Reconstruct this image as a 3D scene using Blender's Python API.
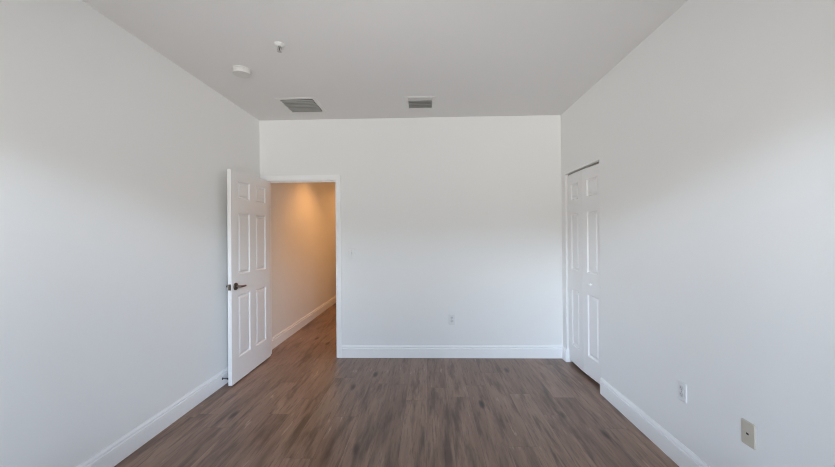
import bpy, bmesh, math, random
from mathutils import Vector, Matrix

for o in list(bpy.data.objects):
    bpy.data.objects.remove(o)
S = bpy.context.scene
COL = S.collection

# ------------------------------------------------------------------ room size (metres)
W, H = 3.451, 2.74            # room width, ceiling height; back wall is y = 0
REAR = -4.30                  # wall with the window, behind the camera
WT = 0.12                     # wall thickness
DX0, DX1, DZ = 0.075, 0.882, 2.034      # clear doorway
CY0, CY1, CZ = -0.866, -0.108, 2.048    # closet opening in the right wall
WX0, WX1, WZ0, WZ1 = 0.30, 3.15, 0.62, 2.28   # window

# ------------------------------------------------------------------ camera
cd = bpy.data.cameras.new('camera')
cam = bpy.data.objects.new('camera', cd)
COL.objects.link(cam)
S.camera = cam
cd.sensor_width = 36.0
cd.lens = 346.36 / 835.0 * 36.0
cd.clip_start = 0.02
yaw, pitch, roll = 0.0305, 0.0035, -0.0079
Mb = Matrix.Rotation(yaw, 3, 'Z') @ Matrix.Rotation(pitch, 3, 'X')
r0, u0, w0 = Mb @ Vector((1, 0, 0)), Mb @ Vector((0, 0, 1)), Mb @ Vector((0, 1, 0))
r_ = r0 * math.cos(roll) + u0 * math.sin(roll)
u_ = -r0 * math.sin(roll) + u0 * math.cos(roll)
cam.matrix_world = Matrix(((r_.x, u_.x, -w0.x, 1.9436), (r_.y, u_.y, -w0.y, -3.9534),
                           (r_.z, u_.z, -w0.z, 1.4019), (0, 0, 0, 1)))

# ------------------------------------------------------------------ view + world
vs = S.view_settings
S.display_settings.display_device = 'sRGB'
vs.view_transform = 'Standard'
vs.look = 'None'
vs.gamma = 1.0
vs.use_curve_mapping = False
vs.exposure = 1.99
S.cycles.max_bounces = 16
S.cycles.diffuse_bounces = 12
S.cycles.glossy_bounces = 4
S.cycles.transparent_max_bounces = 8
S.cycles.use_denoising = True
S.cycles.filter_width = 1.05
S.cycles.sample_clamp_indirect = 8.0

# outside: pale street and house fronts up to about nine degrees, bright hazy sky over them, bluer higher up
OUTSIDE = ((0.0, (1.00, 1.00, 0.98), 2.0), (0.425, (1.00, 1.00, 0.98), 2.3), (0.465, (1.00, 1.00, 0.96), 1.2), (0.563, (0.98, 1.00, 0.97), 1.2),
           (0.585, (0.80, 0.94, 1.10), 5.8), (0.615, (0.76, 0.92, 1.12), 4.9), (0.650, (0.56, 0.82, 1.24), 1.1), (0.80, (0.50, 0.80, 1.28), 0.5))
# added weighting: outside dimmed straight ahead, brightened to both sides for the side walls (x of the direction)
SIDES_LOW = ((0.0, 1.50), (0.20, 1.50), (0.41, 0.70), (0.59, 0.70), (0.80, 1.45), (1.0, 1.45))
SIDES_SKY = ((0.0, 2.80), (0.20, 2.70), (0.41, 0.48), (0.59, 0.48), (0.80, 2.45), (1.0, 2.45))
wd = bpy.data.worlds.new('daylight')
S.world = wd
wd.use_nodes = True
nt = wd.node_tree
nt.nodes.clear()
tc = nt.nodes.new('ShaderNodeTexCoord')
sp = nt.nodes.new('ShaderNodeSeparateXYZ')
nt.links.new(tc.outputs['Generated'], sp.inputs[0])
rp = nt.nodes.new('ShaderNodeValToRGB')
mr = nt.nodes.new('ShaderNodeMapRange')
mr.inputs['From Min'].default_value = -1
nt.links.new(sp.outputs['Z'], mr.inputs['Value'])
nt.links.new(mr.outputs[0], rp.inputs[0])
e = rp.color_ramp.elements
while len(e) < len(OUTSIDE):
    e.new(0.5)
for q, (ps, c_, st_) in zip(e, OUTSIDE):
    q.position = ps
    q.color = tuple(v * st_ for v in c_) + (1,)
bg = nt.nodes.new('ShaderNodeBackground')
mx_ = nt.nodes.new('ShaderNodeMapRange')
mx_.inputs['From Min'].default_value = -1
nt.links.new(sp.outputs['X'], mx_.inputs['Value'])
side = []
for table in (SIDES_LOW, SIDES_SKY):
    r2 = nt.nodes.new('ShaderNodeValToRGB')
    nt.links.new(mx_.outputs[0], r2.inputs[0])
    e = r2.color_ramp.elements
    while len(e) < len(table):
        e.new(0.5)
    for q, (ps, v_) in zip(e, table):
        q.position = ps
        q.color = (v_, v_, v_, 1)
    side.append(r2)
mz = nt.nodes.new('ShaderNodeMapRange')
mz.inputs['From Min'].default_value, mz.inputs['From Max'].default_value = 0.10, 0.17
nt.links.new(sp.outputs['Z'], mz.inputs['Value'])
fm = nt.nodes.new('ShaderNodeMix')
nt.links.new(mz.outputs[0], fm.inputs[0])
nt.links.new(side[0].outputs[0], fm.inputs[2])
nt.links.new(side[1].outputs[0], fm.inputs[3])
nt.links.new(fm.outputs[0], bg.inputs['Strength'])
nt.links.new(rp.outputs[0], bg.inputs[0])
wo = nt.nodes.new('ShaderNodeOutputWorld')
nt.links.new(bg.outputs[0], wo.inputs[0])

# daylight portal over the window opening (guides the sampling of the sky, adds no light)
pl = bpy.data.lights.new('window_daylight', 'AREA')
pl.shape = 'RECTANGLE'
pl.size, pl.size_y = WX1 - WX0, WZ1 - WZ0
pl.cycles.is_portal = True
po = bpy.data.objects.new('window_daylight', pl)
COL.objects.link(po)
po.location = ((WX0 + WX1) / 2, REAR - WT - 0.02, (WZ0 + WZ1) / 2)
po.rotation_euler = (math.radians(90), 0, 0)      # shines towards +y


def lamp(x, y, z, power, color, size=0.06, cone=125):
    l = bpy.data.lights.new('hall_downlight', 'SPOT')
    l.energy, l.color, l.shadow_soft_size = power, color, size
    l.spot_size, l.spot_blend = math.radians(cone), 0.7
    o = bpy.data.objects.new('hall_downlight', l)
    COL.objects.link(o)
    o.location = (x, y, z)


WARM = (1.0, 0.47, 0.15)
lamp(0.72, 1.50, 2.70, 13.5, WARM)
lamp(0.95, 3.3, 2.70, 10, WARM, 0.10, 160)


# ------------------------------------------------------------------ materials
class N:
    """small node-tree builder"""
    def __init__(s, name):
        s.m = bpy.data.materials.new(name)
        s.m.use_nodes = True
        s.t = s.m.node_tree
        s.b = s.t.nodes['Principled BSDF']

    def n(s, typ, **kw):
        x = s.t.nodes.new(typ)
        for k, v in kw.items():
            setattr(x, k, v)
        return x

    def put(s, sock, v):
        if isinstance(v, bpy.types.NodeSocket):
            s.t.links.new(v, sock)
        else:
            sock.default_value = v

    def math(s, op, a, b=0.0, c=None):
        x = s.n('ShaderNodeMath', operation=op)
        s.put(x.inputs[0], a)
        s.put(x.inputs[1], b)
        if c is not None:
            s.put(x.inputs[2], c)
        return x.outputs[0]

    def noise(s, vec, scale, detail=3.0, rough=0.5, dist=0.0):
        x = s.n('ShaderNodeTexNoise')
        s.put(x.inputs['Vector'], vec)
        x.inputs['Scale'].default_value = scale
        x.inputs['Detail'].default_value = detail
        x.inputs['Roughness'].default_value = rough
        x.inputs['Distortion'].default_value = dist
        return x.outputs['Fac']

    def rng(s, v, a, b, c=0.0, d=1.0, smooth=False):
        x = s.n('ShaderNodeMapRange')
        if smooth:
            x.interpolation_type = 'SMOOTHSTEP'
        s.put(x.inputs['Value'], v)
        for k, q in zip(('From Min', 'From Max', 'To Min', 'To Max'), (a, b, c, d)):
            x.inputs[k].default_value = q
        return x.outputs[0]

    def mix(s, f, a, b, mode='MIX'):
        x = s.n('ShaderNodeMix', data_type='RGBA', blend_type=mode)
        s.put(x.inputs[0], f)
        for k, v in ((6, a), (7, b)):
            s.put(x.inputs[k], v if isinstance(v, bpy.types.NodeSocket) else tuple(v) + (1,))
        return x.outputs[2]

    def comb(s, x, y, z):
        c = s.n('ShaderNodeCombineXYZ')
        for k, v in enumerate((x, y, z)):
            s.put(c.inputs[k], v)
        return c.outputs[0]

    def pos(s):
        return s.n('ShaderNodeNewGeometry').outputs['Position']

    def bump(s, h, strength, dist):
        x = s.n('ShaderNodeBump')
        x.inputs['Strength'].default_value = strength
        x.inputs['Distance'].default_value = dist
        s.put(x.inputs['Height'], h)
        s.put(s.b.inputs['Normal'], x.outputs[0])


def paint(name, col, rough=0.6, bump=0.0, scale=160, var=0.03, spec=0.4, dist=0.002):
    k = N(name)
    p = k.pos()
    f = k.noise(p, 1.3, 3)
    k.put(k.b.inputs['Base Color'], k.mix(f, tuple(c * (1 - var) for c in col), tuple(min(1, c * (1 + var)) for c in col)))
    k.b.inputs['Roughness'].default_value = rough
    k.b.inputs['Specular IOR Level'].default_value = spec
    if bump:
        k.bump(k.noise(p, scale, 2), bump, dist)
    return k.m


def metal(name, col, rough=0.35):
    k = N(name)
    f = k.noise(k.pos(), 90, 2)
    k.put(k.b.inputs['Base Color'], k.mix(f, tuple(c * 0.92 for c in col), col))
    k.b.inputs['Metallic'].default_value = 1.0
    k.b.inputs['Roughness'].default_value = rough
    return k.m


def floor_mat():
    k = N('vinyl_plank')
    p = k.pos()
    s = k.n('ShaderNodeSeparateXYZ')
    k.put(s.inputs[0], p)
    x, y = s.outputs[0], s.outputs[1]
    PW, PL = 0.18, 1.22
    u = k.math('DIVIDE', k.math('ADD', x, 0.055), PW)
    i = k.math('FLOOR', u)
    fu = k.math('FRACT', u)
    wn = k.n('ShaderNodeTexWhiteNoise', noise_dimensions='1D')
    k.put(wn.inputs['W'], i)
    v = k.math('ADD', k.math('DIVIDE', y, PL), k.math('MULTIPLY', wn.outputs['Value'], 7.0))
    j = k.math('FLOOR', v)
    fv = k.math('FRACT', v)
    w2 = k.n('ShaderNodeTexWhiteNoise', noise_dimensions='2D')
    k.put(w2.inputs['Vector'], k.comb(i, j, 0.0))
    rnd = w2.outputs['Value']
    off = k.math('MULTIPLY', rnd, 37.0)
    # grain coordinates: long along y, shifted for each plank
    def gv(sx, sy):
        return k.comb(k.math('ADD', k.math('MULTIPLY', x, sx), off), k.math('ADD', k.math('MULTIPLY', y, sy), off), off)
    fine = k.noise(gv(70, 5.0), 1.0, 5, 0.65, 0.2)
    mid = k.noise(gv(13, 1.2), 1.0, 4, 0.60, 0.15)
    blot = k.noise(gv(13.0, 1.7), 1.0, 4, 0.60, 0.10)
    pale = k.noise(gv(34, 4.5), 1.0, 3, 0.6, 0.2)
    base = k.mix(rnd, (0.200, 0.119, 0.082), (0.345, 0.220, 0.157))
    base = k.mix(k.rng(mid, 0.30, 0.70), k.mix(0.50, base, (0.100, 0.056, 0.038)), k.mix(0.40, base, (0.38, 0.262, 0.200)))
    base = k.mix(k.rng(blot, 0.45, 0.72, 0, 0.72, True), base, (0.052, 0.027, 0.018))
    base = k.mix(k.rng(fine, 0.52, 0.72, 0, 0.62), base, (0.055, 0.031, 0.022))
    base = k.mix(k.math('MULTIPLY', k.rng(pale, 0.60, 0.72, 0, 0.6), k.rng(blot, 0.50, 0.40)), base, (0.50, 0.37, 0.29))
    # knots
    vo = k.n('ShaderNodeTexVoronoi', feature='F1')
    k.put(vo.inputs['Vector'], k.comb(k.math('MULTIPLY', x, 4.6), k.math('MULTIPLY', y, 1.55), 0.0))
    vo.inputs['Scale'].default_value = 1.0
    knot = k.rng(vo.outputs['Distance'], 0.05, 0.16, 0.90, 0, True)
    sel = k.n('ShaderNodeSeparateColor')
    k.put(sel.inputs[0], vo.outputs['Color'])
    knot = k.math('MULTIPLY', knot, k.math('GREATER_THAN', sel.outputs[0], 0.40))
    base = k.mix(knot, base, (0.030, 0.018, 0.014))
    # seams
    du = k.math('MINIMUM', fu, k.math('SUBTRACT', 1.0, fu))
    dv = k.math('MINIMUM', fv, k.math('SUBTRACT', 1.0, fv))
    seam = k.math('MAXIMUM', k.rng(du, 0.0, 0.014, 1, 0), k.rng(dv, 0.0, 0.0022, 1, 0))
    base = k.mix(k.math('MULTIPLY', seam, 0.45), base, (0.04, 0.026, 0.02))
    k.put(k.b.inputs['Base Color'], base)
    k.put(k.b.inputs['Roughness'], k.rng(mid, 0.2, 0.8, 0.30, 0.42))
    k.b.inputs['Specular IOR Level'].default_value = 0.47
    h = k.math('SUBTRACT', k.math('MULTIPLY', fine, 0.35), seam)
    k.bump(h, 0.25, 0.0012)
    return k.m


def glass_mat():
    m = bpy.data.materials.new('window_glass')
    m.use_nodes = True
    t = m.node_tree
    t.nodes.clear()
    tr = t.nodes.new('ShaderNodeBsdfTransparent')
    gl = t.nodes.new('ShaderNodeBsdfGlossy')
    gl.inputs['Roughness'].default_value = 0.0
    fr = t.nodes.new('ShaderNodeFresnel')
    mx = t.nodes.new('ShaderNodeMixShader')
    o = t.nodes.new('ShaderNodeOutputMaterial')
    t.links.new(fr.outputs[0], mx.inputs[0])
    t.links.new(tr.outputs[0], mx.inputs[1])
    t.links.new(gl.outputs[0], mx.inputs[2])
    t.links.new(mx.outputs[0], o.inputs[0])
    return m


WALL = paint('wall_paint', (0.80, 0.797, 0.785), 0.62, 0.10, 120, 0.012, 0.35)
CEIL = paint('ceiling_paint', (0.755, 0.745, 0.735), 0.8, 0.14, 110, 0.012, 0.25)
TRIM = paint('trim_paint', (0.875, 0.875, 0.87), 0.34, 0, 1, 0.01, 0.5)
DOOR = paint('door_paint', (0.79, 0.78, 0.775), 0.38, 0.02, 200, 0.01, 0.5)
FLOOR = floor_mat()
NICKEL = metal('aged_nickel', (0.17, 0.135, 0.11), 0.30)
STEEL = metal('satin_steel', (0.42, 0.39, 0.36), 0.35)
CHROME = metal('chrome', (0.55, 0.54, 0.53), 0.32)
DARKM = metal('dark_bronze', (0.10, 0.085, 0.075), 0.4)
PLASTIC = paint('white_plastic', (0.80, 0.80, 0.79), 0.35, 0, 1, 0.01, 0.5)
PLATE = paint('plate_plastic', (0.74, 0.74, 0.735), 0.4, 0, 1, 0.01, 0.45)
PLATEFACE = paint('receptacle_plastic', (0.64, 0.64, 0.635), 0.45, 0, 1, 0.01, 0.4)
SLOT = paint('slot_shadow_grey', (0.16, 0.16, 0.16), 0.6, 0, 1, 0.0, 0.3)
OLDPL = paint('yellowed_plastic', (0.66, 0.645, 0.62), 0.5, 0, 1, 0.01, 0.4)
FITTING = paint('fitting_enamel', (0.74, 0.73, 0.71), 0.5, 0, 1, 0.01, 0.35)
GREYPL = paint('pale_grey_plastic', (0.60, 0.60, 0.60), 0.4, 0, 1, 0.01, 0.5)
BEIGE = paint('beige_plastic', (0.53, 0.485, 0.41), 0.4, 0, 1, 0.02, 0.5)
BLACK = paint('black_plastic', (0.02, 0.02, 0.02), 0.5, 0, 1, 0.0, 0.4)
RETURN = paint('return_shaded_enamel', (0.66, 0.65, 0.62), 0.45, 0, 1, 0.02, 0.4)  # white slats greyed so the colour carries their shade
GRILLE = paint('grille_shaded_enamel', (0.50, 0.49, 0.47), 0.45, 0, 1, 0.02, 0.4)  # blade enamel darkened too, shade put into its colour
DUCT = paint('duct_shade', (0.10, 0.10, 0.09), 0.8, 0, 1, 0.05, 0.2)  # dark tone standing in for the shade inside the ducts
GLASS = glass_mat()


# ------------------------------------------------------------------ mesh helpers
def obj(name, bm, mat, parent=None, smooth=False, bevel=0.0, seg=2):
    bmesh.ops.recalc_face_normals(bm, faces=bm.faces)
    me = bpy.data.meshes.new(name)
    bm.to_mesh(me)
    bm.free()
    me.materials.append(mat)
    if smooth:
        for p in me.polygons:
            p.use_smooth = True
        if hasattr(me, 'set_sharp_from_angle'):
            me.set_sharp_from_angle(angle=math.radians(40))
    o = bpy.data.objects.new(name, me)
    COL.objects.link(o)
    if parent:
        o.parent = parent
    if bevel:
        b = o.modifiers.new('bevel', 'BEVEL')
        b.width, b.segments, b.limit_method = bevel, seg, 'ANGLE'
    return o


def box(bm, x0, x1, y0, y1, z0, z1, mat4=None):
    vs_ = [Vector((x, y, z)) for x in (x0, x1) for y in (y0, y1) for z in (z0, z1)]
    if mat4:
        vs_ = [mat4 @ v for v in vs_]
    v = [bm.verts.new(q) for q in vs_]
    for f in ((0, 1, 3, 2), (4, 6, 7, 5), (0, 4, 5, 1), (2, 3, 7, 6), (0, 2, 6, 4), (1, 5, 7, 3)):
        bm.faces.new([v[i] for i in f])
    return v


def prism(bm, outline, axis, a, b):
    """closed 2-D outline extruded along an axis from a to b"""
    def P(q, t):
        l = list(q)
        l.insert(axis, t)
        return l
    lo = [bm.verts.new(P(q, a)) for q in outline]
    hi = [bm.verts.new(P(q, b)) for q in outline]
    n = len(outline)
    bm.faces.new(lo[::-1])
    bm.faces.new(hi)
    for k in range(n):
        bm.faces.new((lo[k], lo[(k + 1) % n], hi[(k + 1) % n], hi[k]))


def sweep(bm, rings):
    """rings of equal length joined into a closed-profile strip with end caps"""
    R = [[bm.verts.new(p) for p in ring] for ring in rings]
    n = len(R[0])
    for a, b in zip(R, R[1:]):
        for k in range(n):
            bm.faces.new((a[k], a[(k + 1) % n], b[(k + 1) % n], b[k]))
    bm.faces.new(R[0][::-1])
    bm.faces.new(R[-1])


def lathe(bm, prof, M, n=32):
    """profile of (radius, height) turned about the local z axis, placed by M"""
    rings = []
    for r, h in prof:
        if r < 1e-6:
            rings.append([bm.verts.new(M @ Vector((0, 0, h)))])
        else:
            rings.append([bm.verts.new(M @ Vector((r * math.cos(2 * math.pi * k / n), r * math.sin(2 * math.pi * k / n), h))) for k in range(n)])
    for a, b in zip(rings, rings[1:]):
        for k in range(n):
            k2 = (k + 1) % n
            if len(a) == 1 and len(b) == 1:
                continue
            if len(a) == 1:
                bm.faces.new((a[0], b[k], b[k2]))
            elif len(b) == 1:
                bm.faces.new((a[k], b[0], a[k2]))
            else:
                bm.faces.new((a[k], b[k], b[k2], a[k2]))
    if len(rings[0]) > 1:
        bm.faces.new(rings[0][::-1])
    if len(rings[-1]) > 1:
        bm.faces.new(rings[-1])


def tube(bm, pts, radii, n=12):
    rings = []
    for k, p in enumerate(pts):
        p = Vector(p)
        d = (Vector(pts[min(k + 1, len(pts) - 1)]) - Vector(pts[max(k - 1, 0)])).normalized()
        a = d.orthogonal().normalized() if k == 0 else (a - d * a.dot(d)).normalized()
        b = d.cross(a)
        rr = radii[k] if isinstance(radii, (list, tuple)) else radii
        if not isinstance(rr, tuple):
            rr = (rr, rr)
        rings.append([p + a * rr[0] * math.cos(2 * math.pi * q / n) + b * rr[1] * math.sin(2 * math.pi * q / n) for q in range(n)])
    sweep(bm, rings)


def frame_to(origin, zdir, xdir):
    z = Vector(zdir).normalized()
    x = Vector(xdir).normalized()
    y = z.cross(x)
    return Matrix(((x.x, y.x, z.x, origin[0]), (x.y, y.y, z.y, origin[1]), (x.z, y.z, z.z, origin[2]), (0, 0, 0, 1)))


def tag(o, label, cat=None, kind=None, group=None):
    o['label'] = label
    if cat:
        o['category'] = cat
    if kind:
        o['kind'] = kind
    if group:
        o['group'] = group
    return o


def thing(name, label, cat, M, kind=None, group=None):
    o = bpy.data.objects.new(name, None)
    o.empty_display_size = 0.05
    COL.objects.link(o)
    o.matrix_world = M
    return tag(o, label, cat, kind, group)


def struct(name, bm, mat, label, cat, bevel=0.0, smooth=False):
    return tag(obj(name, bm, mat, None, smooth, bevel), label, cat, 'structure')


# ------------------------------------------------------------------ room shell
bm = bmesh.new()
box(bm, -0.3, W + 0.9, REAR - WT, 6.6, -0.1, 0)
struct('floor', bm, FLOOR, 'grey brown wood plank floor of the room and hall', 'floor')

bm = bmesh.new()
box(bm, -0.3, W + 0.9, REAR - WT, 6.6, H, H + 0.1)
struct('ceiling', bm, CEIL, 'flat pale grey ceiling above the empty room', 'ceiling')

bm = bmesh.new()
box(bm, -WT, 0, REAR - WT, 0.0, 0, H)
struct('wall_left', bm, WALL, 'plain off-white wall running behind the open panel door', 'wall')

bm = bmesh.new()      # back wall: outline with the doorway cut out of the bottom edge
J = 0.02
prism(bm, [(-WT, 0), (DX0 - J, 0), (DX0 - J, DZ + J), (DX1 + J, DZ + J), (DX1 + J, 0), (W + WT, 0), (W + WT, H), (-WT, H)], 1, 0, WT)
struct('wall_back', bm, WALL, 'off-white end wall with the doorway to the hall', 'wall')

bm = bmesh.new()      # right wall with the closet opening
prism(bm, [(REAR - WT, 0), (CY0, 0), (CY0, CZ), (CY1, CZ), (CY1, 0), (0, 0), (0, H), (REAR - WT, H)], 0, W, W + WT)
struct('wall_right', bm, WALL, 'off-white wall with the closet opening and two low plates', 'wall')

bm = bmesh.new()      # wall behind the camera, with the window opening
y0, y1 = REAR - WT, REAR
prism(bm, [(0, 0), (WX0, 0), (WX0, H), (0, H)], 1, y0, y1)
prism(bm, [(WX1, 0), (W, 0), (W, H), (WX1, H)], 1, y0, y1)
prism(bm, [(WX0, 0), (WX1, 0), (WX1, WZ0), (WX0, WZ0)], 1, y0, y1)
prism(bm, [(WX0, WZ1), (WX1, WZ1), (WX1, H), (WX0, H)], 1, y0, y1)
struct('wall_rear', bm, WALL, 'off-white wall with the window behind the viewer', 'wall')

bm = bmesh.new()      # hall: side wall seen through the doorway
box(bm, -WT, 0, WT, 6.5, 0, H)
struct('wall_hall', bm, WALL, 'hall wall lit orange seen through the doorway', 'wall')
bm = bmesh.new()
prism(bm, [(1.15, WT), (1.27, WT), (1.27, 6.5), (-WT, 6.5), (-WT, 6.38 + 0.12), (-WT, 6.5)][:4] + [(0.0, 6.5), (0.0, 6.38), (1.15, 6.38)], 2, 0, H)
struct('wall_hall_far', bm, WALL, 'far side and end of the hall beyond the doorway', 'wall')

bm = bmesh.new()      # closet shell behind the bifold door
cx0, cx1 = W + WT, W + 0.75
prism(bm, [(cx0, -1.10), (cx0, -1.20), (cx1 + 0.08, -1.20), (cx1 + 0.08, 0.10), (cx0, 0.10), (cx0, 0.0), (cx1, 0.0), (cx1, -1.10)], 2, 0, H)
struct('wall_closet', bm, WALL, 'closet inside wall behind the folding door', 'wall')

# ------------------------------------------------------------------ window behind the camera
wr = thing('window_1', 'white framed window behind the viewer', 'window', Matrix.Translation(((WX0 + WX1) / 2, REAR - WT / 2, WZ0)), 'structure')
wi = wr.matrix_world.inverted()


def local(o, p):
    o.parent = p
    o.matrix_parent_inverse = Matrix.Identity(4)
    o.data.transform(p.matrix_world.inverted())
    return o


yw0, yw1 = REAR - 0.095, REAR - 0.045
bm = bmesh.new()
for a, b in ((WX0, WX0 + 0.05), (WX1 - 0.05, WX1)):
    box(bm, a, b, yw0, yw1, WZ0, WZ1)
for a, b in ((WZ0, WZ0 + 0.05), (WZ1 - 0.05, WZ1)):
    box(bm, WX0 + 0.05, WX1 - 0.05, yw0, yw1, a, b)
xm = (WX0 + WX1) / 2
box(bm, xm - 0.03, xm + 0.03, yw0, yw1, WZ0 + 0.05, WZ1 - 0.05)
local(obj('window_frame', bm, TRIM), wr)
for a, b in ((WX0 + 0.05, xm - 0.03), (xm + 0.03, WX1 - 0.05)):
    bm = bmesh.new()
    box(bm, a, b, REAR - 0.073, REAR - 0.067, WZ0 + 0.05, WZ1 - 0.05)
    local(obj('pane', bm, GLASS), wr)
bm = bmesh.new()
box(bm, WX0 - 0.04, WX1 + 0.04, REAR + 0.001, REAR + 0.05, WZ0 - 0.025, WZ0 - 0.001)
local(obj('window_sill', bm, TRIM, None, False, 0.004), wr)

# ------------------------------------------------------------------ baseboards
BB = [(0, 0), (0.014, 0), (0.014, 0.104), (0.0125, 0.108), (0.0065, 0.110), (0.0065, 0.117), (0.0115, 0.120), (0.0115, 0.125),
      (0.009, 0.132), (0.0055, 0.137), (0.005, 0.142), (0, 0.142)]


def baseboard(name, pts, outs, label, mat=TRIM):
    """pts: wall-line points (x, y); outs: mitre vector into the room at each point"""
    bm = bmesh.new()
    sweep(bm, [[(p[0] + o[0] * d, p[1] + o[1] * d, z) for d, z in BB] for p, o in zip(pts, outs)])
    return struct(name, bm, mat, label, 'baseboard')


baseboard('baseboard_left', [(0, REAR), (0, -0.017)], [(1, 0), (1, 0)], 'white baseboard along the wall behind the open door')
baseboard('baseboard_back', [(0.946, 0), (W, 0)], [(0, -1), (-1, -1)], 'white baseboard along the end wall under the outlet')
baseboard('baseboard_corner', [(W, 0), (W, CY1), (W + 0.03, CY1)], [(-1, -1), (-1, -1), (0, -1)], 'short white baseboard piece turning into the closet opening')
baseboard('baseboard_right', [(W, CY0 - 0.002), (W, REAR)], [(-1, 0), (-1, 0)], 'long white baseboard from the closet along the side wall')
baseboard('baseboard_hall', [(0, WT), (0, 6.38)], [(1, 0), (1, 0)], 'white baseboard along the hall wall through the doorway')

# ------------------------------------------------------------------ doorway lining and casing
bm = bmesh.new()
lin = [(DX0 - J, 0), (DX0, 0), (DX0, DZ), (DX1, DZ), (DX1, 0), (DX1 + J, 0), (DX1 + J, DZ + J), (DX0 - J, DZ + J)]
prism(bm, lin, 1, -0.001, WT + 0.001)
st = 0.011
stop = [(DX0, 0), (DX0 + st, 0), (DX0 + st, DZ - st), (DX1 - st, DZ - st), (DX1 - st, 0), (DX1, 0), (DX1, DZ), (DX0, DZ)]
prism(bm, stop, 1, 0.040, 0.075)
struct('trim_1', bm, TRIM, 'white jamb lining inside the doorway to the hall', 'door jamb')
CP = [(0.0, 0.0), (0.0, 0.008), (0.003, 0.011), (0.012, 0.011), (0.016, 0.0135), (0.024, 0.015), (0.046, 0.016), (0.055, 0.0155), (0.060, 0.012), (0.060, 0.0)]
bm = bmesh.new()
rv = 0.004
path = [((DX0 - rv, 0.0), (-1, 0)), ((DX0 - rv, DZ + rv), (-1, 1)), ((DX1 + rv, DZ + rv), (1, 1)), ((DX1 + rv, 0.0), (1, 0))]
sweep(bm, [[(p[0] + o[0] * u, -v - 0.001, p[1] + o[1] * u) for u, v in CP] for p, o in path])
struct('trim_2', bm, TRIM, 'white moulded casing around the doorway to the hall', 'door casing')


# ------------------------------------------------------------------ six-panel doors
RING = [(0.0, 0.0), (0.003, -0.003), (0.008, -0.010), (0.012, -0.0125), (0.017, -0.0125), (0.032, -0.0045), (0.037, -0.0030)]


def panel_leaf(parent, wd_, z0, z1, th, cols, rows, M, leaf_name, mat=DOOR):
    """door leaf in local coords: u along width 0..wd_, z up, front face at v=0 facing +v, back at v=-th.
    M maps (u, v, z) to the place. Both faces are moulded. Panels are meshes of their own."""
    us = [0] + [c for ab in cols for c in ab] + [wd_]
    zs = [z0] + [c for ab in rows for c in ab] + [z1]
    bm = bmesh.new()
    G = {}
    for s, v in ((0, 0.0), (1, -th)):
        for a, u in enumerate(us):
            for b, z in enumerate(zs):
                G[s, a, b] = bm.verts.new(M @ Vector((u, v, z)))
    na, nb = len(us), len(zs)
    for s in (0, 1):
        for a in range(na - 1):
            for b in range(nb - 1):
                if a % 2 == 1 and b % 2 == 1:
                    continue
                bm.faces.new((G[s, a, b], G[s, a + 1, b], G[s, a + 1, b + 1], G[s, a, b + 1]))
    for a in range(na - 1):
        for b in (0, nb - 1):
            bm.faces.new((G[0, a, b], G[0, a + 1, b], G[1, a + 1, b], G[1, a, b]))
    for b in range(nb - 1):
        for a in (0, na - 1):
            bm.faces.new((G[0, a, b], G[0, a, b + 1], G[1, a, b + 1], G[1, a, b]))
    leaf = local(obj(leaf_name, bm, mat), parent)
    leaf.parent = parent
    for (ua, ub) in cols:
        for (za, zb) in rows:
            pb = bmesh.new()
            ends = []
            for sgn, v0 in ((1, 0.0), (-1, -th)):
                prev = None
                for ins, dep in RING:
                    ring = [pb.verts.new(M @ Vector((u, v0 + sgn * dep, z))) for u, z in
                            ((ua + ins, za + ins), (ub - ins, za + ins), (ub - ins, zb - ins), (ua + ins, zb - ins))]
                    if prev:
                        for k in range(4):
                            pb.faces.new((prev[k], prev[(k + 1) % 4], ring[(k + 1) % 4], ring[k]))
                    else:
                        ends.append(ring)
                    prev = ring
                pb.faces.new(prev)
            for k in range(4):
                pb.faces.new((ends[0][k], ends[0][(k + 1) % 4], ends[1][(k + 1) % 4], ends[1][k]))
            po_ = obj('panel', pb, mat)
            po_.data.transform(parent.matrix_world.inverted())
            po_.parent = leaf if leaf_name == 'folding_leaf' else parent
    return leaf


# open door: hinged on the left jamb, swung 90 degrees along the left wall
dx = DX0 + 0.038                     # face towards the room
HY = 0.014                           # hinge edge
door = thing('door_1', 'open white six-panel door with dark lever handle', 'door', Matrix.Translation((DX0 + 0.02, HY, 0)), 'structure')
Mdoor = Matrix(((0, 1, 0, dx), (-1, 0, 0, HY), (0, 0, 1, 0), (0, 0, 0, 1)))     # u runs to -y, v to +x
LW = 0.800
panel_leaf(door, LW, 0.012, 2.030, 0.035, [(0.117, 0.340), (0.460, 0.683)], [(0.235, 0.833), (1.032, 1.626), (1.768, 1.938)], Mdoor, 'door_leaf')


def lever(side):
    """lever set on one face of the open door; side +1 faces the room, -1 the left wall"""
    fx = dx if side > 0 else dx - 0.035
    yc, zc = HY - LW + 0.066, 0.925
    M = frame_to((fx, yc, zc), (side, 0, 0), (0, 0, 1))
    bm = bmesh.new()
    lathe(bm, [(0.0, 0.0), (0.035, 0.0), (0.035, 0.005), (0.032, 0.010), (0.020, 0.013), (0.0, 0.013)], M)
    rose = local(obj('rose', bm, NICKEL, None, True), door)
    bm = bmesh.new()
    X = fx + side * 0.012
    P = [(0.0, 0.0), (0.022, 0.0), (0.034, 0.004), (0.040, 0.014), (0.042, 0.032), (0.042, 0.06), (0.041, 0.082), (0.038, 0.098)]
    tube(bm, [(X + side * a, yc + b, zc - 0.0006 * k) for k, (a, b) in enumerate(P)],
         [0.012, 0.011, (0.011, 0.011), (0.011, 0.011), (0.0105, 0.010), (0.010, 0.009), (0.0095, 0.008), (0.006, 0.005)], 14)
    lv = local(obj('lever_handle', bm, NICKEL, None, True), door)
    return rose, lv


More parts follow.
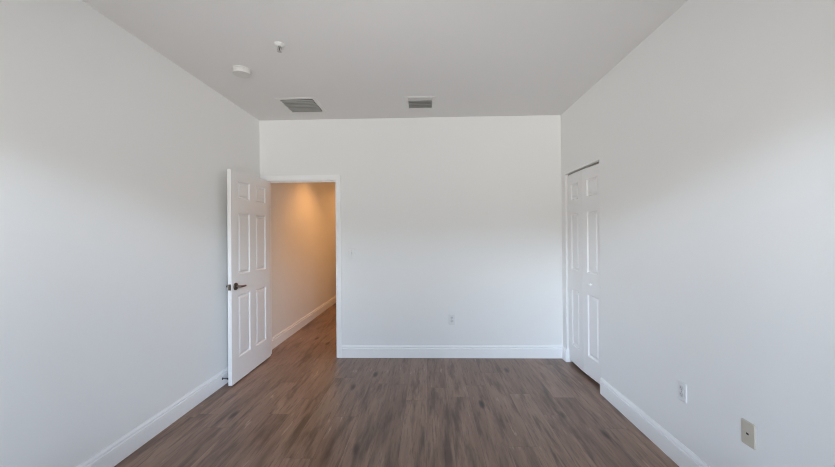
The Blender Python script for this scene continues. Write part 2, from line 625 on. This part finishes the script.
lever(1)
lever(-1)
bm = bmesh.new()
ye = HY - LW
box(bm, dx - 0.030, dx - 0.005, ye - 0.0016, ye + 0.001, 0.925 - 0.028, 0.925 + 0.028)
box(bm, dx - 0.024, dx - 0.011, ye - 0.009, ye - 0.001, 0.925 - 0.008, 0.925 + 0.008)
local(obj('latch_plate', bm, NICKEL), door)
for hz in (0.26, 1.02, 1.80):
    bm = bmesh.new()
    M = Matrix.Translation((DX0 - 0.002, -0.0255, hz - 0.045))
    lathe(bm, [(0.0, -0.004), (0.004, -0.002), (0.006, 0.0), (0.006, 0.09), (0.004, 0.092), (0.0, 0.094)], M, 14)
    box(bm, DX0 + 0.0005, DX0 + 0.0028, -0.024, HY + 0.004, hz - 0.045, hz + 0.045)
    local(obj('hinge', bm, STEEL, None, True), door)

# closet bifold door, two leaves
P0, PF, PE = Vector((3.474, CY1 - 0.004, 0)), Vector((3.468, -0.478, 0)), Vector((3.490, -0.846, 0))
bif = thing('door_2', 'white two-leaf folding closet door with small round knob', 'door', Matrix.Translation((P0.x + 0.018, (CY0 + CY1) / 2, 0)), 'structure')
fleaf = []
for a, b in ((P0, PF), (PF, PE)):
    d = (b - a).normalized()
    nrm = Vector((-1, 0, 0)) - d * Vector((-1, 0, 0)).dot(d)
    nrm.normalize()
    L = (b - a).length - 0.002
    o = a + d * 0.001
    M = Matrix(((d.x, nrm.x, 0, o.x), (d.y, nrm.y, 0, o.y), (0, 0, 1, 0), (0, 0, 0, 1)))
    sl = 0.088
    fleaf.append((panel_leaf(bif, L, 0.036, 2.031, 0.030, [(sl, L - sl)], [(0.222, 0.815), (1.022, 1.612), (1.755, 1.925)], M, 'folding_leaf'), M))
M = fleaf[1][1]
kp = M @ Vector((0.170, 0.0, 0.922))
bm = bmesh.new()
lathe(bm, [(0.0, -0.0005), (0.010, 0.0), (0.009, 0.008), (0.008, 0.014), (0.013, 0.019), (0.017, 0.026), (0.016, 0.032), (0.010, 0.036), (0.0, 0.037)],
      frame_to(kp, M.to_3x3() @ Vector((0, 1, 0)), (0, 0, 1)), 24)
local(obj('knob', bm, PLASTIC, None, True), bif)
bm = bmesh.new()
box(bm, 3.484, 3.512, CY0 + 0.002, CY1 - 0.002, CZ - 0.012, CZ - 0.0005)
local(obj('overhead_track', bm, STEEL), bif)

# ------------------------------------------------------------------ door stop on the left baseboard
M = frame_to((0.0138, -0.772, 0.072), (1, 0, 0), (0, 0, 1))
ds = thing('door_stop', 'small dark door stop on the baseboard behind the open door', 'door stop', M)
bm = bmesh.new()
lathe(bm, [(0.0, 0.0), (0.011, 0.0), (0.011, 0.003), (0.006, 0.006), (0.0045, 0.008), (0.0045, 0.046), (0.0, 0.046)], M, 16)
local(obj('rod', bm, DARKM, None, True), ds)
bm = bmesh.new()
lathe(bm, [(0.0, 0.044), (0.007, 0.044), (0.0085, 0.048), (0.0085, 0.057), (0.006, 0.0605), (0.0, 0.0608)], M, 16)
local(obj('rubber_tip', bm, BLACK, None, True), ds)

# ------------------------------------------------------------------ ceiling fittings
M = frame_to((0.458, -1.221, H), (0, 0, -1), (1, 0, 0))
sd = thing('smoke_detector', 'round white smoke detector on the ceiling near the left wall', 'smoke detector', M)
bm = bmesh.new()
lathe(bm, [(0.0, 0.0), (0.070, 0.0), (0.070, 0.008), (0.067, 0.010), (0.0, 0.010)], M, 48)
local(obj('mounting_base', bm, OLDPL, None, True), sd)
bm = bmesh.new()
lathe(bm, [(0.0, 0.010), (0.066, 0.010), (0.068, 0.013), (0.0665, 0.040), (0.0655, 0.0412), (0.030, 0.0418), (0.0, 0.042)], M, 48)
local(obj('cover', bm, OLDPL, None, True), sd)
bm = bmesh.new()
lathe(bm, [(0.0, 0.0), (0.009, 0.0), (0.009, 0.002), (0.0, 0.003)], M @ Matrix.Translation((0.022, 0.018, 0.0415)), 16)
local(obj('test_button', bm, GREYPL, None, True), sd)

M = frame_to((0.915, -1.565, H), (0, 0, -1), (1, 0, 0)) @ Matrix.Diagonal((1.0, 1.0, 0.85, 1.0))
sk = thing('sprinkler_head', 'small chrome fire sprinkler head hanging from the ceiling', 'sprinkler', Matrix.Translation((0.915, -1.565, H)))
bm = bmesh.new()
lathe(bm, [(0.0, 0.0), (0.038, 0.0), (0.038, 0.002), (0.033, 0.006), (0.022, 0.010), (0.016, 0.016), (0.0, 0.016)], M, 32)
local(obj('escutcheon', bm, FITTING, None, True), sk)
bm = bmesh.new()
lathe(bm, [(0.0, 0.014), (0.011, 0.014), (0.011, 0.024), (0.006, 0.026), (0.0, 0.026)], M, 20)
for s in (-1, 1):
    tube(bm, [M @ Vector((s * a, 0, h)) for a, h in ((0.008, 0.022), (0.015, 0.030), (0.015, 0.040), (0.009, 0.050), (0.002, 0.054))], 0.0026, 8)
lathe(bm, [(0.0, 0.050), (0.004, 0.050), (0.004, 0.058), (0.0, 0.058)], M, 12)
local(obj('yoke_frame', bm, CHROME, None, True), sk)
bm = bmesh.new()
lathe(bm, [(0.0, 0.026), (0.0028, 0.026), (0.0028, 0.050), (0.0, 0.050)], M, 12)
local(obj('glass_bulb', bm, DARKM, None, True), sk)
bm = bmesh.new()
n = 16
ring = []
for k in range(2 * n):
    r = 0.016 if k % 2 == 0 else 0.012
    a = math.pi * k / n
    ring.append((r * math.cos(a), r * math.sin(a)))
lo = [bm.verts.new(M @ Vector((x, y, 0.058))) for x, y in ring]
hi = [bm.verts.new(M @ Vector((x, y, 0.0598))) for x, y in ring]
bm.faces.new(lo)
bm.faces.new(hi)
for k in range(2 * n):
    bm.faces.new((lo[k], lo[(k + 1) % (2 * n)], hi[(k + 1) % (2 * n)], hi[k]))
local(obj('deflector', bm, CHROME), sk)


def vent_frame(bm, x0, x1, y0, y1, fl, t, drop):
    """flat flange with a raised lip round the opening, hanging from the ceiling"""
    def rect(i, z):
        return [(x0 - i, y0 - i, z), (x1 + i, y0 - i, z), (x1 + i, y1 + i, z), (x0 - i, y1 + i, z)]
    prof = [(fl, H), (fl, H - t), (fl - 0.004, H - t - 0.002), (0.006, H - drop), (0.0, H - drop), (0.0, H)]
    R = [[bm.verts.new(p) for p in rect(i, z)] for i, z in prof]
    R.append(R[0])
    for a, b in zip(R, R[1:]):
        for k in range(4):
            bm.faces.new((a[k], a[(k + 1) % 4], b[(k + 1) % 4], b[k]))


# return-air grille (large, fine slats)
x0, x1, y0, y1 = 0.500, 0.826, -0.606, -0.274
ra = thing('return_air_grille', 'large square ceiling grille with fine slats shaded grey near the doorway', 'air vent', Matrix.Translation(((x0 + x1) / 2, (y0 + y1) / 2, H)))
bm = bmesh.new()
vent_frame(bm, x0, x1, y0, y1, 0.036, 0.003, 0.006)
local(obj('grille_frame', bm, FITTING), ra)
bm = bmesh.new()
box(bm, x0, x1, y0, y1, H - 0.0012, H - 0.0002)  # dark sheet in place of the shaded opening above the slats
local(obj('duct_shade_sheet', bm, DUCT), ra)
bm = bmesh.new()
ns = 9
for k in range(ns):
    yc = y0 + (k + 0.5) * (y1 - y0) / ns
    T = Matrix.Translation((0, yc, H - 0.0108)) @ Matrix.Rotation(math.radians(50), 4, 'X')
    box(bm, x0 + 0.001, x1 - 0.001, -0.0120, 0.0120, -0.0005, 0.0005, T)
local(obj('slat_grille', bm, RETURN), ra)

# supply register (small, two-way blades)
x0, x1, y0, y1 = 1.757, 1.994, -0.575, -0.330
sr = thing('supply_register', 'small square ceiling register with dark open blades', 'air vent', Matrix.Translation(((x0 + x1) / 2, (y0 + y1) / 2, H)))
bm = bmesh.new()
vent_frame(bm, x0, x1, y0, y1, 0.034, 0.003, 0.005)
local(obj('register_frame', bm, FITTING), sr)
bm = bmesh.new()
box(bm, x0, x1, y0, y1, H - 0.0012, H - 0.0002)  # dark sheet painted as the unlit depth behind the blades
local(obj('duct_shade_sheet', bm, DUCT), sr)
ym = y0 + (y1 - y0) * 0.15
nb_ = 5
for k in range(1):
    yc = y0 + (k + 0.5) * (ym - y0)
    bm = bmesh.new()
    T = Matrix.Translation((0, yc, H - 0.009)) @ Matrix.Rotation(math.radians(-34), 4, 'X')
    box(bm, x0 + 0.001, x1 - 0.001, -0.014, 0.014, -0.0006, 0.0006, T)
    local(obj('blade', bm, GRILLE), sr)
for k in range(5):
    yc = ym + (k + 0.5) * (y1 - ym) / 5
    bm = bmesh.new()
    T = Matrix.Translation((0, yc, H - 0.011)) @ Matrix.Rotation(math.radians(52), 4, 'X')
    box(bm, x0 + 0.001, x1 - 0.001, -0.012, 0.012, -0.0006, 0.0006, T)
    local(obj('blade', bm, GRILLE), sr)


# ------------------------------------------------------------------ wall plates
def rounded(w, h, r, n=4):
    pts = []
    for sx, sy, a0 in ((1, 1, 0), (-1, 1, 90), (-1, -1, 180), (1, -1, 270)):
        for k in range(n + 1):
            a = math.radians(a0 + 90 * k / n)
            pts.append((sx * (w / 2 - r) + r * math.cos(a), sy * (h / 2 - r) + r * math.sin(a)))
    return pts


def plate_mesh(bm, M, w, h, t, r=0.005, inset=0.004):
    rings = [[M @ Vector((x, y, 0)) for x, y in rounded(w, h, r)],
             [M @ Vector((x, y, t * 0.45)) for x, y in rounded(w, h, r)],
             [M @ Vector((x, y, t)) for x, y in rounded(w - 2 * inset, h - 2 * inset, r)]]
    sweep(bm, rings)


def screw(parent, M, x, y, z, mat):
    bm = bmesh.new()
    lathe(bm, [(0.0, 0.0), (0.0035, 0.0), (0.0032, 0.001), (0.0, 0.0014)], M @ Matrix.Translation((x, y, z)), 12)
    local(obj('screw', bm, mat, None, True), parent)


def outlet(name, label, M, mat, face):
    t = thing(name, label, 'outlet', M, None, 'wall outlets')
    bm = bmesh.new()
    plate_mesh(bm, M, 0.072, 0.116, 0.0055)
    local(obj('cover_plate', bm, mat), t)
    for s in (-1, 1):
        bm = bmesh.new()
        prism_pts = rounded(0.034, 0.029, 0.012)
        sweep(bm, [[M @ Vector((x, y + s * 0.0195, z)) for x, y in prism_pts] for z in (0.005, 0.0072)])
        rc = local(obj('receptacle', bm, face), t)
        sb = bmesh.new()
        for x, hh in ((-0.0065, 0.0085), (0.0065, 0.007)):
            box(sb, x - 0.0012, x + 0.0012, s * 0.0195 + 0.002 - hh / 2, s * 0.0195 + 0.002 + hh / 2, 0.0070, 0.0076, M)
        lathe(sb, [(0.0, 0.0), (0.0026, 0.0), (0.0026, 0.0006), (0.0, 0.0006)], M @ Matrix.Translation((0, s * 0.0195 - 0.008, 0.0070)), 10)
        sl_ = local(obj('slots', sb, SLOT), t)
        sl_.parent = rc
    screw(t, M, 0, 0, 0.0050, STEEL)
    return t


outlet('wall_outlet', 'white outlet low on the end wall above its baseboard', frame_to((2.206, -0.0002, 0.437), (0, -1, 0), (1, 0, 0)), PLATE, PLATEFACE)
outlet('wall_outlet.001', 'white outlet low on the side wall between closet and beige plate', frame_to((W - 0.0002, -1.840, 0.457), (-1, 0, 0), (0, -1, 0)), PLATE, PLATEFACE)

M = frame_to((1.066, -0.0002, 1.194), (0, -1, 0), (1, 0, 0))
sw = thing('light_switch', 'white light switch on the end wall right of the doorway', 'light switch', M)
bm = bmesh.new()
plate_mesh(bm, M, 0.072, 0.116, 0.0055)
local(obj('cover_plate', bm, PLASTIC), sw)
bm = bmesh.new()
T = M @ Matrix.Translation((0, 0.002, 0.006)) @ Matrix.Rotation(math.radians(-28), 4, 'X')
box(bm, -0.005, 0.005, -0.010, 0.010, -0.004, 0.009, T)
local(obj('toggle', bm, GREYPL), sw)
for s in (-1, 1):
    screw(sw, M, 0, s * 0.030, 0.0050, STEEL)

M = frame_to((W - 0.0002, -2.267, 0.449), (-1, 0, 0), (0, -1, 0))
pj = thing('phone_jack', 'beige phone jack plate low on the side wall', 'phone jack', M)
bm = bmesh.new()
plate_mesh(bm, M, 0.072, 0.116, 0.0055)
local(obj('cover_plate', bm, BEIGE), pj)
bm = bmesh.new()
box(bm, -0.009, 0.009, -0.007, 0.007, 0.0045, 0.0066, M)
local(obj('jack_housing', bm, BEIGE), pj)
bm = bmesh.new()
box(bm, -0.0065, 0.0065, -0.0045, 0.0040, 0.0060, 0.0070, M)
local(obj('socket', bm, BLACK), pj)
for s in (-1, 1):
    screw(pj, M, 0, s * 0.042, 0.0050, BEIGE)
